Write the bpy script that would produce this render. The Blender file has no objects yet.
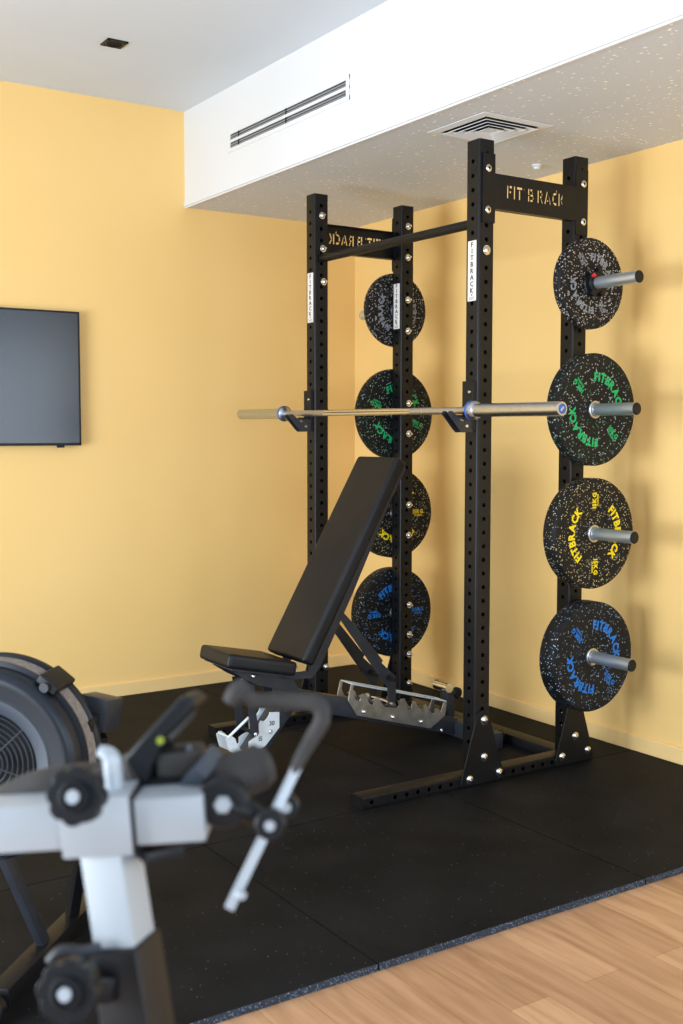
import bpy, bmesh, math, random
from mathutils import Vector, Matrix
PI = math.pi
R_ = math.radians
rng = random.Random(7)
SC = bpy.context.scene
COL = SC.collection

# ------------------------------------------------------------------ camera, light, exposure
YAW, PITCH, ROLL, CH, FPX = .5831, .0709, .0003, 1.2938, 1122.4
cd = bpy.data.cameras.new('camera'); cam = bpy.data.objects.new('camera', cd); COL.objects.link(cam)
fw = Vector((math.sin(YAW)*math.cos(PITCH), math.cos(YAW)*math.cos(PITCH), -math.sin(PITCH)))
rt = fw.cross(Vector((0, 0, 1))).normalized(); up = rt.cross(fw)
cam.matrix_world = Matrix.Translation((0, 0, CH)) @ Matrix((rt, up, -fw)).transposed().to_4x4()
cd.sensor_fit = 'VERTICAL'; cd.sensor_height = 36.0; cd.lens = FPX/1024*36
cd.clip_start = .05; cd.clip_end = 60
cd.dof.use_dof = True; cd.dof.focus_distance = 4.1; cd.dof.aperture_fstop = 4.6
SC.camera = cam
SC.view_settings.view_transform = 'Standard'; SC.view_settings.look = 'None'
SC.view_settings.gamma = 1; SC.view_settings.use_curve_mapping = False
SC.view_settings.exposure = 0.10
W = bpy.data.worlds.new('world'); SC.world = W; W.use_nodes = True
wb = W.node_tree.nodes['Background']; wb.inputs[0].default_value = (.80, .90, 1.0, 1); wb.inputs[1].default_value = 1.5

def area(name, loc, aim, sx, sy, power, col):
    l = bpy.data.lights.new(name, 'AREA'); l.shape = 'RECTANGLE'; l.size = sx; l.size_y = sy
    l.energy = power; l.color = col
    o = bpy.data.objects.new(name, l); COL.objects.link(o); o.location = loc
    o.rotation_euler = (Vector(aim)-Vector(loc)).to_track_quat('-Z', 'Y').to_euler()
    return o
# daylight through the big window on the left and the glazing behind the camera
area('daylight_left', (-2.45, 2.35, 1.05), (3.4, 2.55, .45), 2.6, 1.6, 265, (.80, .90, 1.0))
area('daylight_behind', (.3, -2.35, 1.35), (1.4, 5, .6), 3.2, 2.0, 88, (.74, .87, 1.0))
area('daylight_right', (3.40, -.9, 1.30), (1.2, 5, .8), 2.6, 1.9, 52, (.76, .88, 1.0))

# pixel helpers used for measuring: the point of a world plane, or at a real distance
def ray(px, py): return (rt*(px-341.5) - up*(py-512) + fw*FPX)/FPX
CO = Vector((0, 0, CH))
def ony(px, py, Y): d = ray(px, py); return CO + d*(Y/d.y)
def onx(px, py, X): d = ray(px, py); return CO + d*(X/d.x)
def dep(px, py, D): return CO + ray(px, py)*D

# ------------------------------------------------------------------ materials
def mat(name, col, rough=.5, metal=0, spec=.5):
    m = bpy.data.materials.new(name); m.use_nodes = True
    b = m.node_tree.nodes['Principled BSDF']
    b.inputs['Base Color'].default_value = (*col, 1); b.inputs['Roughness'].default_value = rough
    b.inputs['Metallic'].default_value = metal; b.inputs['Specular IOR Level'].default_value = spec
    return m
def N(m, t, **k):
    n = m.node_tree.nodes.new(t)
    for a, v in k.items(): setattr(n, a, v)
    return n
def L(m, a, b): m.node_tree.links.new(a, b)
def bsdf(m): return m.node_tree.nodes['Principled BSDF']
def coords(m, scale=(1, 1, 1), kind='Object'):
    t = N(m, 'ShaderNodeTexCoord'); mp = N(m, 'ShaderNodeMapping'); mp.inputs['Scale'].default_value = scale
    L(m, t.outputs[kind], mp.inputs[0]); return mp.outputs[0]
def add_noise(m, c0, c1, scale=8, detail=4, bump=0, bscale=200, bdist=.001, stretch=(1, 1, 1)):
    c = coords(m, stretch)
    n = N(m, 'ShaderNodeTexNoise'); n.inputs['Scale'].default_value = scale; n.inputs['Detail'].default_value = detail
    L(m, c, n.inputs['Vector'])
    r = N(m, 'ShaderNodeValToRGB'); r.color_ramp.elements[0].position = .35; r.color_ramp.elements[1].position = .65
    r.color_ramp.elements[0].color = (*c0, 1); r.color_ramp.elements[1].color = (*c1, 1)
    L(m, n.outputs['Fac'], r.inputs[0]); L(m, r.outputs[0], bsdf(m).inputs['Base Color'])
    if bump:
        n2 = N(m, 'ShaderNodeTexNoise'); n2.inputs['Scale'].default_value = bscale; L(m, c, n2.inputs['Vector'])
        bp = N(m, 'ShaderNodeBump'); bp.inputs['Strength'].default_value = bump; bp.inputs['Distance'].default_value = bdist
        L(m, n2.outputs['Fac'], bp.inputs['Height']); L(m, bp.outputs[0], bsdf(m).inputs['Normal'])
    return m
def speck(m, base0, base1, cols, scale, thr, basescale=6, bump=.3):
    """dark rubber with random coloured granules"""
    c = coords(m)
    n = N(m, 'ShaderNodeTexNoise'); n.inputs['Scale'].default_value = basescale; n.inputs['Detail'].default_value = 5; L(m, c, n.inputs['Vector'])
    r = N(m, 'ShaderNodeValToRGB'); r.color_ramp.elements[0].position = .35; r.color_ramp.elements[1].position = .68
    r.color_ramp.elements[0].color = (*base0, 1); r.color_ramp.elements[1].color = (*base1, 1); L(m, n.outputs['Fac'], r.inputs[0])
    v = N(m, 'ShaderNodeTexVoronoi'); v.inputs['Scale'].default_value = scale; L(m, c, v.inputs['Vector'])
    sp = N(m, 'ShaderNodeSeparateColor'); L(m, v.outputs['Color'], sp.inputs[0])
    g = N(m, 'ShaderNodeMath', operation='GREATER_THAN'); g.inputs[1].default_value = 1-thr; L(m, sp.outputs[0], g.inputs[0])
    d = N(m, 'ShaderNodeMath', operation='LESS_THAN'); d.inputs[1].default_value = .42; L(m, v.outputs['Distance'], d.inputs[0])
    mu = N(m, 'ShaderNodeMath', operation='MULTIPLY'); L(m, g.outputs[0], mu.inputs[0]); L(m, d.outputs[0], mu.inputs[1])
    cr = N(m, 'ShaderNodeValToRGB'); cr.color_ramp.interpolation = 'CONSTANT'
    e = cr.color_ramp.elements
    e[0].color = (*cols[0], 1); e[1].position = 1/len(cols); e[1].color = (*cols[1], 1)
    for i in range(2, len(cols)): x = e.new(i/len(cols)); x.color = (*cols[i], 1)
    L(m, sp.outputs[1], cr.inputs[0])
    mx = N(m, 'ShaderNodeMix', data_type='RGBA'); L(m, mu.outputs[0], mx.inputs['Factor'])
    L(m, r.outputs[0], mx.inputs['A']); L(m, cr.outputs[0], mx.inputs['B']); L(m, mx.outputs['Result'], bsdf(m).inputs['Base Color'])
    n2 = N(m, 'ShaderNodeTexNoise'); n2.inputs['Scale'].default_value = 260; L(m, c, n2.inputs['Vector'])
    bp = N(m, 'ShaderNodeBump'); bp.inputs['Strength'].default_value = bump; bp.inputs['Distance'].default_value = .001
    L(m, n2.outputs['Fac'], bp.inputs['Height']); L(m, bp.outputs[0], bsdf(m).inputs['Normal'])
    return m

M = {}
M['yellow'] = add_noise(mat('yellow_paint', (.8, .5, .2), .62, 0, .4), (.85, .562, .205), (.88, .585, .22), 1.2, 3, .12, 160, .0006)
M['skirt'] = add_noise(mat('skirting_paint', (.8, .5, .2), .45), (.86, .59, .25), (.88, .61, .26), 3, 2)
M['white'] = add_noise(mat('white_paint', (.8, .8, .8), .6), (.70, .71, .72), (.72, .73, .74), 2, 2, .08, 150, .0005)
M['wallgrey'] = add_noise(mat('cool_grey_paint', (.4, .43, .46), .6), (.36, .41, .47), (.38, .43, .49), 2, 2)
M['ceil'] = add_noise(mat('ceiling_paint', (.8, .8, .8), .8), (.65, .71, .79), (.67, .73, .81), 2, 2)
m = M['panel'] = mat('perforated_panel', (.62, .58, .54), .7)
c = coords(m); v = N(m, 'ShaderNodeTexVoronoi'); v.inputs['Scale'].default_value = 36; L(m, c, v.inputs['Vector'])
v.inputs['Randomness'].default_value = .9
sp_ = N(m, 'ShaderNodeSeparateColor'); L(m, v.outputs['Color'], sp_.inputs[0])
th = N(m, 'ShaderNodeMath', operation='MULTIPLY_ADD'); th.inputs[1].default_value = .20; th.inputs[2].default_value = .06; L(m, sp_.outputs[0], th.inputs[0])
ls = N(m, 'ShaderNodeMath', operation='LESS_THAN'); L(m, v.outputs['Distance'], ls.inputs[0]); L(m, th.outputs[0], ls.inputs[1])
mx = N(m, 'ShaderNodeMix', data_type='RGBA'); mx.inputs['A'].default_value = (.61, .645, .70, 1); mx.inputs['B'].default_value = (.95, .95, .93, 1)
L(m, ls.outputs[0], mx.inputs['Factor']); L(m, mx.outputs['Result'], bsdf(m).inputs['Base Color'])
nz = N(m, 'ShaderNodeTexNoise'); nz.inputs['Scale'].default_value = 90; L(m, c, nz.inputs['Vector'])
bp = N(m, 'ShaderNodeBump'); bp.inputs['Strength'].default_value = .4; bp.inputs['Distance'].default_value = .002; L(m, nz.outputs['Fac'], bp.inputs['Height']); L(m, bp.outputs[0], bsdf(m).inputs['Normal'])

# oak planks running along Y
m = M['oak'] = mat('oak_planks', (.5, .3, .15), .42, 0, .4)
tc = N(m, 'ShaderNodeTexCoord'); mp = N(m, 'ShaderNodeMapping'); mp.inputs['Rotation'].default_value = (0, 0, PI/2); L(m, tc.outputs['Object'], mp.inputs[0])
br = N(m, 'ShaderNodeTexBrick'); br.offset = .37; br.inputs['Scale'].default_value = 1; br.inputs['Brick Width'].default_value = 1.35; br.inputs['Row Height'].default_value = .12
br.inputs['Mortar Size'].default_value = .0011; br.inputs['Mortar Smooth'].default_value = .2
br.inputs['Color1'].default_value = (.375, .213, .115, 1); br.inputs['Color2'].default_value = (.51, .31, .175, 1); br.inputs['Mortar'].default_value = (.30, .15, .07, 1)
L(m, mp.outputs[0], br.inputs['Vector'])
mp2 = N(m, 'ShaderNodeMapping'); mp2.inputs['Scale'].default_value = (14, 1.3, 1); L(m, tc.outputs['Object'], mp2.inputs[0])
ng = N(m, 'ShaderNodeTexNoise'); ng.inputs['Scale'].default_value = 2.4; ng.inputs['Detail'].default_value = 8; ng.inputs['Distortion'].default_value = .7; L(m, mp2.outputs[0], ng.inputs['Vector'])
rg = N(m, 'ShaderNodeValToRGB'); rg.color_ramp.elements[0].position = .32; rg.color_ramp.elements[1].position = .62
rg.color_ramp.elements[0].color = (.74, .66, .58, 1); rg.color_ramp.elements[1].color = (1.05, 1.03, 1.0, 1); L(m, ng.outputs['Fac'], rg.inputs[0])
mm = N(m, 'ShaderNodeMix', data_type='RGBA', blend_type='MULTIPLY'); mm.inputs['Factor'].default_value = .9
L(m, br.outputs['Color'], mm.inputs['A']); L(m, rg.outputs[0], mm.inputs['B'])
mp3 = N(m, 'ShaderNodeMapping'); mp3.inputs['Scale'].default_value = (5, 1.9, 1); L(m, tc.outputs['Object'], mp3.inputs[0])
vk = N(m, 'ShaderNodeTexVoronoi'); vk.inputs['Scale'].default_value = 1.7; L(m, mp3.outputs[0], vk.inputs['Vector'])
rk = N(m, 'ShaderNodeValToRGB'); rk.color_ramp.elements[0].position = .03; rk.color_ramp.elements[1].position = .11
rk.color_ramp.elements[0].color = (.45, .33, .25, 1); rk.color_ramp.elements[1].color = (1, 1, 1, 1); L(m, vk.outputs['Distance'], rk.inputs[0])
mk = N(m, 'ShaderNodeMix', data_type='RGBA', blend_type='MULTIPLY'); mk.inputs['Factor'].default_value = .85
L(m, mm.outputs['Result'], mk.inputs['A']); L(m, rk.outputs[0], mk.inputs['B']); L(m, mk.outputs['Result'], bsdf(m).inputs['Base Color'])

M['mat'] = speck(mat('black_rubber_tile', (.01, .01, .01), .68, 0, .14), (.0026, .0032, .0044), (.0080, .0088, .0106), [(.05, .06, .08), (.03, .035, .045), (.14, .15, .16)], 230, .010, 4)
M['mat_edge'] = speck(mat('rubber_tile_edge_sky_tint', (.02, .03, .05), .7), (.009, .014, .023), (.022, .031, .050), [(.10, .16, .26), (.06, .10, .18), (.2, .25, .3)], 240, .35, 60)  # front tile edge: sky reflection put into the blue base and flecks
M['black'] = add_noise(mat('black_powder_coat', (.01, .01, .01), .42, 0, .28), (.0038, .004, .005), (.0055, .0058, .007), 30, 2, .15, 500, .0003)
M['plasticb'] = mat('black_plastic', (.0045, .0055, .0075), .42, 0, .28)
M['slate'] = add_noise(mat('slate_frame_paint', (.03, .035, .045), .42, 0, .4), (.017, .020, .027), (.023, .026, .034), 20, 2)
M['vinyl'] = add_noise(mat('black_vinyl', (.012, .012, .014), .45, 0, .3), (.0055, .006, .0078), (.0075, .008, .0102), 12, 3, .25, 420, .0005)
M['chrome'] = mat('chrome', (.72, .72, .72), .18, 1)
M['steel'] = add_noise(mat('brushed_steel', (.5, .5, .5), .3, 1), (.46, .48, .52), (.58, .61, .66), 60, 3, 0, stretch=(1, 1, 12))
M['zinc'] = add_noise(mat('zinc_plate', (.5, .5, .5), .32, .9), (.42, .44, .45), (.60, .61, .61), 25, 3)
M['zincw'] = add_noise(mat('bright_zinc_plate', (.7, .75, .78), .4, .25), (.66, .73, .79), (.74, .80, .85), 20, 2)
M['knurl'] = add_noise(mat('knurled_steel', (.4, .4, .4), .42, 1), (.42, .41, .40), (.56, .55, .53), 300, 2, .5, 900, .0006)
M['blue'] = mat('blue_anodised', (.04, .12, .45), .35, .3)
M['whitep'] = mat('white_ink', (.8, .8, .8), .5)
M['sticker'] = mat('white_sticker', (.74, .70, .66), .5)
M['inkb'] = mat('dark_print', (.05, .045, .05), .5)
M['red'] = mat('red_plastic', (.55, .02, .03), .4)
M['lime'] = mat('lime_plastic', (.22, .27, .02), .6)
M['shell'] = mat('blue_black_housing', (.006, .010, .016), .36, 0, .3)
M['ring'] = mat('dark_wire', (.018, .022, .03), .35)
M['screen'] = mat('tv_screen', (.016, .024, .038), .20, 0, .75)
M['alu'] = add_noise(mat('silver_paint', (.5, .55, .6), .42, .25), (.335, .37, .405), (.36, .395, .43), 6, 2)
M['grey'] = add_noise(mat('grey_band', (.2, .18, .17), .55, .2), (.16, .145, .14), (.24, .22, .21), 90, 2)
M['bluegrey'] = mat('blue_grey_plastic', (.032, .042, .058), .45)
M['slot'] = mat('slot_dark', (.004, .004, .005), .7, 0, .2)
M['slotv'] = mat('slot_shadow_grey', (.045, .05, .06), .6)
M['alub'] = mat('vent_aluminium', (.42, .44, .47), .35, .6)
M['peg'] = mat('zinc_peg', (.62, .68, .71), .36, .85)
M['foam'] = add_noise(mat('grey_foam', (.05, .045, .04), .8), (.022, .020, .019), (.034, .030, .028), 40, 3)
def plate_mat(name, cols, thr):
    return speck(mat(name, (.01, .01, .01), .6, 0, .25), (.0045, .0045, .005), (.008, .008, .009), cols, 170, thr, 20)
PM = dict(black=plate_mat('rubber_grey_fleck', [(.45, .42, .38), (.28, .26, .24), (.6, .58, .55)], .30),
          green=plate_mat('rubber_green_fleck', [(.30, .45, .42), (.07, .28, .17), (.45, .5, .5)], .19),
          yellow=plate_mat('rubber_yellow_fleck', [(.55, .48, .22), (.40, .34, .16), (.5, .48, .4)], .24),
          blue=plate_mat('rubber_blue_fleck', [(.20, .34, .52), (.10, .20, .38), (.42, .48, .55)], .16))
INK = dict(black=mat('grey_lettering', (.22, .23, .27), .6), green=mat('green_lettering', (.0, .42, .13), .55),
           yellow=mat('yellow_lettering', (.88, .68, .0), .55), blue=mat('blue_lettering', (.0, .17, .62), .55))

# ------------------------------------------------------------------ mesh helpers
class MB:
    def __init__(s): s.bm = bmesh.new()
    def box(s, c, size, rot=None, bevel=0, seg=2):
        r = bmesh.ops.create_cube(s.bm, size=1)
        mt = Matrix.Translation(Vector(c)) @ (rot.to_4x4() if rot else Matrix()) @ Matrix.Diagonal((*size, 1))
        bmesh.ops.transform(s.bm, matrix=mt, verts=r['verts'])
        if bevel:
            es = list({e for v in r['verts'] for e in v.link_edges})
            bmesh.ops.bevel(s.bm, geom=es, offset=bevel, segments=seg, profile=.6, affect='EDGES')
        return s
    def bar(s, a, b, w, h, upv=(0, 0, 1), bevel=0, seg=2):
        """box from a to b; w across, h along upv"""
        a, b = Vector(a), Vector(b); z = (b-a); Ln = z.length; z.normalize()
        y = Vector(upv); y = (y-z*y.dot(z)).normalized(); x = y.cross(z)
        return s.box((a+b)/2, (w, h, Ln), Matrix((x, y, z)).transposed(), bevel, seg)
    def cyl(s, a, b, r, r2=None, seg=24, bevel=0):
        a, b = Vector(a), Vector(b); d = b-a
        q = d.to_track_quat('Z', 'Y').to_matrix()
        g = bmesh.ops.create_cone(s.bm, cap_ends=True, segments=seg, radius1=r, radius2=r if r2 is None else r2, depth=d.length)
        bmesh.ops.transform(s.bm, matrix=Matrix.Translation((a+b)/2) @ q.to_4x4(), verts=g['verts'])
        if bevel:
            es = [e for e in {e for v in g['verts'] for e in v.link_edges} if any(len(f.verts) > 4 for f in e.link_faces)]
            bmesh.ops.bevel(s.bm, geom=es, offset=bevel, segments=2, affect='EDGES')
        return s
    def tube(s, pts, r, seg=14, caps=True, sub=6):
        pts = [Vector(p) for p in pts]
        rr = r if isinstance(r, (list, tuple)) else [r]*len(pts)
        P, Q = [], []
        n = len(pts)
        if n > 2 and sub > 1:
            for i in range(n-1):
                p0, p1, p2, p3 = pts[max(i-1, 0)], pts[i], pts[i+1], pts[min(i+2, n-1)]
                for k in range(sub):
                    t = k/sub
                    P.append(.5*((2*p1)+(p2-p0)*t+(2*p0-5*p1+4*p2-p3)*t*t+(3*p1-p0-3*p2+p3)*t**3)); Q.append(rr[i]*(1-t)+rr[i+1]*t)
            P.append(pts[-1]); Q.append(rr[-1])
        else: P, Q = pts, rr
        nrm = None; rings = []
        for i, p in enumerate(P):
            t = (P[min(i+1, len(P)-1)]-P[max(i-1, 0)]).normalized()
            if nrm is None: nrm = t.orthogonal().normalized()
            nrm = (nrm-t*nrm.dot(t)).normalized(); bn = t.cross(nrm)
            rings.append([s.bm.verts.new(p+(nrm*math.cos(2*PI*k/seg)+bn*math.sin(2*PI*k/seg))*Q[i]) for k in range(seg)])
        for a, b in zip(rings, rings[1:]):
            for k in range(seg): s.bm.faces.new((a[k], a[(k+1) % seg], b[(k+1) % seg], b[k]))
        if caps: s.bm.faces.new(rings[0][::-1]); s.bm.faces.new(rings[-1])
        return s
    def prism(s, poly, off, o=(0, 0, 0)):
        """poly: 3D points of a planar polygon; off: extrusion vector"""
        off = Vector(off); a = [s.bm.verts.new(Vector(p)) for p in poly]; b = [s.bm.verts.new(Vector(p)+off) for p in poly]
        f1 = s.bm.faces.new(a); f2 = s.bm.faces.new(b[::-1]); n = len(a)
        for i in range(n): s.bm.faces.new((a[(i+1) % n], a[i], b[i], b[(i+1) % n]))
        bmesh.ops.recalc_face_normals(s.bm, faces=s.bm.faces[:])
        return s
    def lathe(s, prof, c, axis, seg=64, close=True):
        """prof: (r, z) pairs along axis from c; r may be 0 at the ends"""
        c = Vector(c); q = Vector(axis).normalized().to_track_quat('Z', 'Y').to_matrix()
        rings = []
        for r, z in prof:
            rings.append([s.bm.verts.new(c+q @ Vector((r*math.cos(2*PI*k/seg), r*math.sin(2*PI*k/seg), z))) for k in range(seg)] if r > 1e-6 else [s.bm.verts.new(c+q @ Vector((0, 0, z)))])
        for a, b in zip(rings, rings[1:]):
            for k in range(seg):
                k2 = (k+1) % seg
                if len(a) == 1 and len(b) == 1: continue
                if len(a) == 1: s.bm.faces.new((a[0], b[k2], b[k]))
                elif len(b) == 1: s.bm.faces.new((a[k], a[k2], b[0]))
                else: s.bm.faces.new((a[k], a[k2], b[k2], b[k]))
        bmesh.ops.recalc_face_normals(s.bm, faces=s.bm.faces[:])
        return s
    def build(s, name, m, parent=None, smooth=35, bevel=0):
        me = bpy.data.meshes.new(name); s.bm.to_mesh(me); s.bm.free()
        o = bpy.data.objects.new(name, me); COL.objects.link(o)
        for x in (m if isinstance(m, list) else [m]): me.materials.append(x)
        if smooth:
            me.polygons.foreach_set('use_smooth', [True]*len(me.polygons)); me.set_sharp_from_angle(angle=R_(smooth))
        if bevel:
            b = o.modifiers.new('bevel', 'BEVEL'); b.width = bevel; b.segments = 2; b.limit_method = 'ANGLE'; b.angle_limit = R_(40)
            b.harden_normals = False
        if parent:
            o.parent = parent; o.matrix_parent_inverse = Matrix()
            # parts are given in world coordinates when the thing's empty is not at the origin
            if parent.get('_w', 1):
                off = Vector((0, 0, 0)); p = parent
                while p: off += p.location; p = p.parent
                if off.length: me.transform(Matrix.Translation(-off))
        return o
def thing(name, label, cat, loc=(0, 0, 0), group=None):
    o = bpy.data.objects.new(name, None); COL.objects.link(o); o.location = loc; o.empty_display_size = .1
    tag(o, label, cat, group); return o
def tag(o, label, cat, group=None, kind=None):
    o['label'] = label; o['category'] = cat
    if group: o['group'] = group
    if kind: o['kind'] = kind
    return o
def struct(o): o['kind'] = 'structure'; return o

def glyphs(text, size, bold=.0, extrude=.0006):
    """list of (mesh bmesh-coords, width) per letter"""
    out = []
    for ch in text:
        if ch == ' ': out.append((None, size*.35)); continue
        cu = bpy.data.curves.new('t', 'FONT'); cu.body = ch; cu.size = size; cu.offset = bold; cu.extrude = extrude; cu.resolution_u = 2
        ob = bpy.data.objects.new('t', cu)
        me = bpy.data.meshes.new_from_object(ob)
        xs = [v.co.x for v in me.vertices]; x0, x1 = min(xs), max(xs)
        me.transform(Matrix.Translation((-(x0+x1)/2, 0, 0)))
        out.append((me, x1-x0)); bpy.data.objects.remove(ob); bpy.data.curves.remove(cu)
    return out
def add_mesh(bm, me, mt):
    t = me.copy(); t.transform(mt); bm.from_mesh(t); bpy.data.meshes.remove(t)
def arc_text(bm, text, size, R, mid, z, bold, gap, squash=1.0):
    gs = glyphs(text, size, bold)
    tot = sum(w*squash for _, w in gs)+gap*(len(gs)-1)
    a = mid+tot/R/2
    for me, w in gs:
        w *= squash; a -= w/2/R
        if me: add_mesh(bm, me, Matrix.Rotation(a-PI/2, 4, 'Z') @ Matrix.Translation((0, R-size*.35, z)) @ Matrix.Diagonal((squash, 1, 1, 1)))
        a -= (w/2+gap)/R
def line_text(bm, text, size, mt, bold=0, gap=.002, squash=1.0, vertical=False):
    gs = glyphs(text, size, bold)
    if vertical:
        n = len(gs); st = gap
        for i, (me, w) in enumerate(gs):
            if me: add_mesh(bm, me, mt @ Matrix.Translation((0, ((n-1)/2-i)*st-size*.35, 0)) @ Matrix.Diagonal((squash, 1, 1, 1)))
        return
    tot = sum(w*squash for _, w in gs)+gap*(len(gs)-1); x = -tot/2
    for me, w in gs:
        w *= squash; x += w/2
        if me: add_mesh(bm, me, mt @ Matrix.Translation((x, -size*.35, 0)) @ Matrix.Diagonal((squash, 1, 1, 1)))
        x += w/2+gap

# ------------------------------------------------------------------ the room
XC, YC, ZS, ZC, WS = 3.489, 5.156, 2.407, 2.870, 1.019
XL, YR = -2.6, -2.5
ZF = -.02
def slab(name, x0, x1, y0, y1, z0, z1, m):
    b = MB(); b.box(((x0+x1)/2, (y0+y1)/2, (z0+z1)/2), (x1-x0, y1-y0, z1-z0)); return struct(b.build(name, m, smooth=0))
slab('floor', XL, XC, YR, YC, ZF-.1, ZF, M['oak'])
slab('ceiling', XL, XC, YR, YC, ZC, ZC+.1, M['ceil'])
slab('wall_back', XL-.1, XC+.1, YC, YC+.1, ZF-.1, ZC+.1, M['yellow'])
b = MB()
for p0, p1, q0, q1 in ((YR-.1, -2.3, ZF-.1, ZC+.1), (.6, YC, ZF-.1, ZC+.1), (-2.3, .6, ZF-.1, .3), (-2.3, .6, 2.38, ZC+.1)): b.box((XC+.05, (p0+p1)/2, (q0+q1)/2), (.1, p1-p0, q1-q0))
struct(b.build('wall_right', M['yellow'], smooth=0))
# left wall and rear wall with their large glazed openings
def holed_wall(name, axis, pos, a0, a1, h0, h1, z0, z1):
    b = MB(); t = .1
    def bx(p0, p1, q0, q1):
        if axis == 'x': b.box((pos-t/2, (p0+p1)/2, (q0+q1)/2), (t, p1-p0, q1-q0))
        else: b.box(((p0+p1)/2, pos-t/2, (q0+q1)/2), (p1-p0, t, q1-q0))
    bx(a0, h0, ZF-.1, ZC+.1); bx(h1, a1, ZF-.1, ZC+.1); bx(h0, h1, ZF-.1, z0); bx(h0, h1, z1, ZC+.1)
    return struct(b.build(name, M['wallgrey'], smooth=0))
holed_wall('wall_left', 'x', XL, YR-.1, YC, 1.1, 4.7, .25, 2.6)
holed_wall('wall_rear', 'y', YR, XL, XC, -1.4, 2.0, .25, 2.6)
for nm, axis, pos, h0, h1 in (('window_1', 'x', XL-.05, 1.1, 4.7), ('window_2', 'y', YR-.05, -1.4, 2.0), ('window_3', 'x', XC+.05, -2.3, .6)):
    b = MB(); f = .05
    for i in range(4):
        q = h0+f/2+(h1-h0-f)*i/3
        if axis == 'x': b.box((pos, q, 1.425), (.06, f, 2.35))
        else: b.box((q, pos, 1.425), (f, .06, 2.35))
    for z in (.275, 2.575):
        if axis == 'x': b.box((pos, (h0+h1)/2, z), (.058, h1-h0, f))
        else: b.box(((h0+h1)/2, pos, z), (h1-h0, .058, f))
    struct(b.build(nm, M['black'], smooth=0))
# soffit boxed out along the right wall
xs = XC-WS
slab('ceiling_soffit', xs, XC, YR, YC, ZS+.004, ZC, M['white'])                       # soffit body
slab('ceiling_panel', xs+.012, XC, YR, YC, ZS, ZS+.006, M['panel'])
b = MB(); b.box((xs-.003, (YR+YC)/2, ZS+.012), (.006, YC-YR, .018)); b.box((xs+.004, (YR+YC)/2, ZS-.001), (.010, YC-YR, .008)); struct(b.build('trim_2', M['white'], smooth=0, bevel=.001))
def skirting(name, c, s):
    b = MB(); b.box(c, s); struct(b.build(name, M['skirt'], smooth=0, bevel=.004))
skirting('baseboard_back', ((XL+XC)/2, YC-.006, .02), (XC-XL, .012, .085))
skirting('baseboard_right', (XC-.006, (YR+YC)/2-.006, .02), (.012, YC-YR-.012, .085))

# rubber tiles
XB = [XC-.014, 2.489, 1.537, .585, -.367]; YB = [YC-.014, 4.140, 3.108, 2.165]
colname = ['by the right wall', 'second from right wall', 'third from right wall', 'outermost left column']
rowname = ['against the back wall', 'middle row', 'front row by the oak floor']
for i in range(4):
    for j in range(3):
        x1, x0, y1, y0 = XB[i]-.002, XB[i+1]+.002, YB[j]-.002, YB[j+1]+.002
        b = MB(); b.box(((x0+x1)/2, (y0+y1)/2, ZF/2), (x1-x0, y1-y0, -ZF))
        o = b.build('rubber_mat', [M['mat'], M['mat_edge']], smooth=0, bevel=.0015)
        for p in o.data.polygons:
            if p.normal.y < -.5 and j == 2: p.material_index = 1
        tag(o, 'black rubber floor tile, %s, %s' % (rowname[j], colname[i]), 'floor mat', 'black rubber floor tiles')

# ------------------------------------------------------------------ wall and ceiling fixtures
# television
tv = thing('television', 'flat black television mounted on the yellow back wall', 'television', (1.34, YC, 1.23))
y = YC-.042
b = MB(); b.box((1.345, YC-.022, 1.545), (1.10, .036, .62)); b.build('casing', M['plasticb'], tv, bevel=.003)
b = MB(); x0, x1, z0, z1 = .797, 1.899, 1.232, 1.856; f = .007
for (c, s) in ((((x0+x1)/2, y, z0+.006), (x1-x0, .008, .012)), (((x0+x1)/2, y, z1-f/2), (x1-x0, .008, f)), ((x0+f/2, y, (z0+z1)/2), (f, .008, z1-z0)), ((x1-f/2, y, (z0+z1)/2), (f, .008, z1-z0))): b.box(c, s)
b.build('bezel', M['plasticb'], tv, smooth=0)
b = MB(); b.box(((x0+x1)/2, y+.001, (z0+z1)/2+.002), (x1-x0-.015, .006, z1-z0-.02)); b.build('screen', M['screen'], tv, smooth=0)
b = MB(); b.box((1.80, y+.002, 1.228), (.035, .012, .012)); b.build('sensor', M['plasticb'], tv, bevel=.002)
# ceiling downlight
dl = thing('downlight', 'small square black recessed light in the white ceiling', 'ceiling light', (1.806, 4.41, ZC))
b = MB(); cx, cy = 1.806, 4.412; w = .043
for dx_, dy_, sx, sy in ((0, w-.004, 2*w, .008), (0, -w+.004, 2*w, .008), (w-.004, 0, .008, 2*w), (-w+.004, 0, .008, 2*w)): b.box((cx+dx_, cy+dy_, ZC-.003), (sx, sy, .006))
b.build('frame', M['black'], dl, smooth=0)
b = MB(); b.lathe([(0, 0.0), (.03, 0), (.036, -.006), (.04, -.0061)], (cx, cy, ZC-.0005), (0, 0, 1), 24); b.build('reflector', M['plasticb'], dl)
b = MB(); b.box((cx, cy, ZC-.0008), (.076, .076, .0012)); b.build('baffle', M['slot'], dl, smooth=0)
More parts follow.
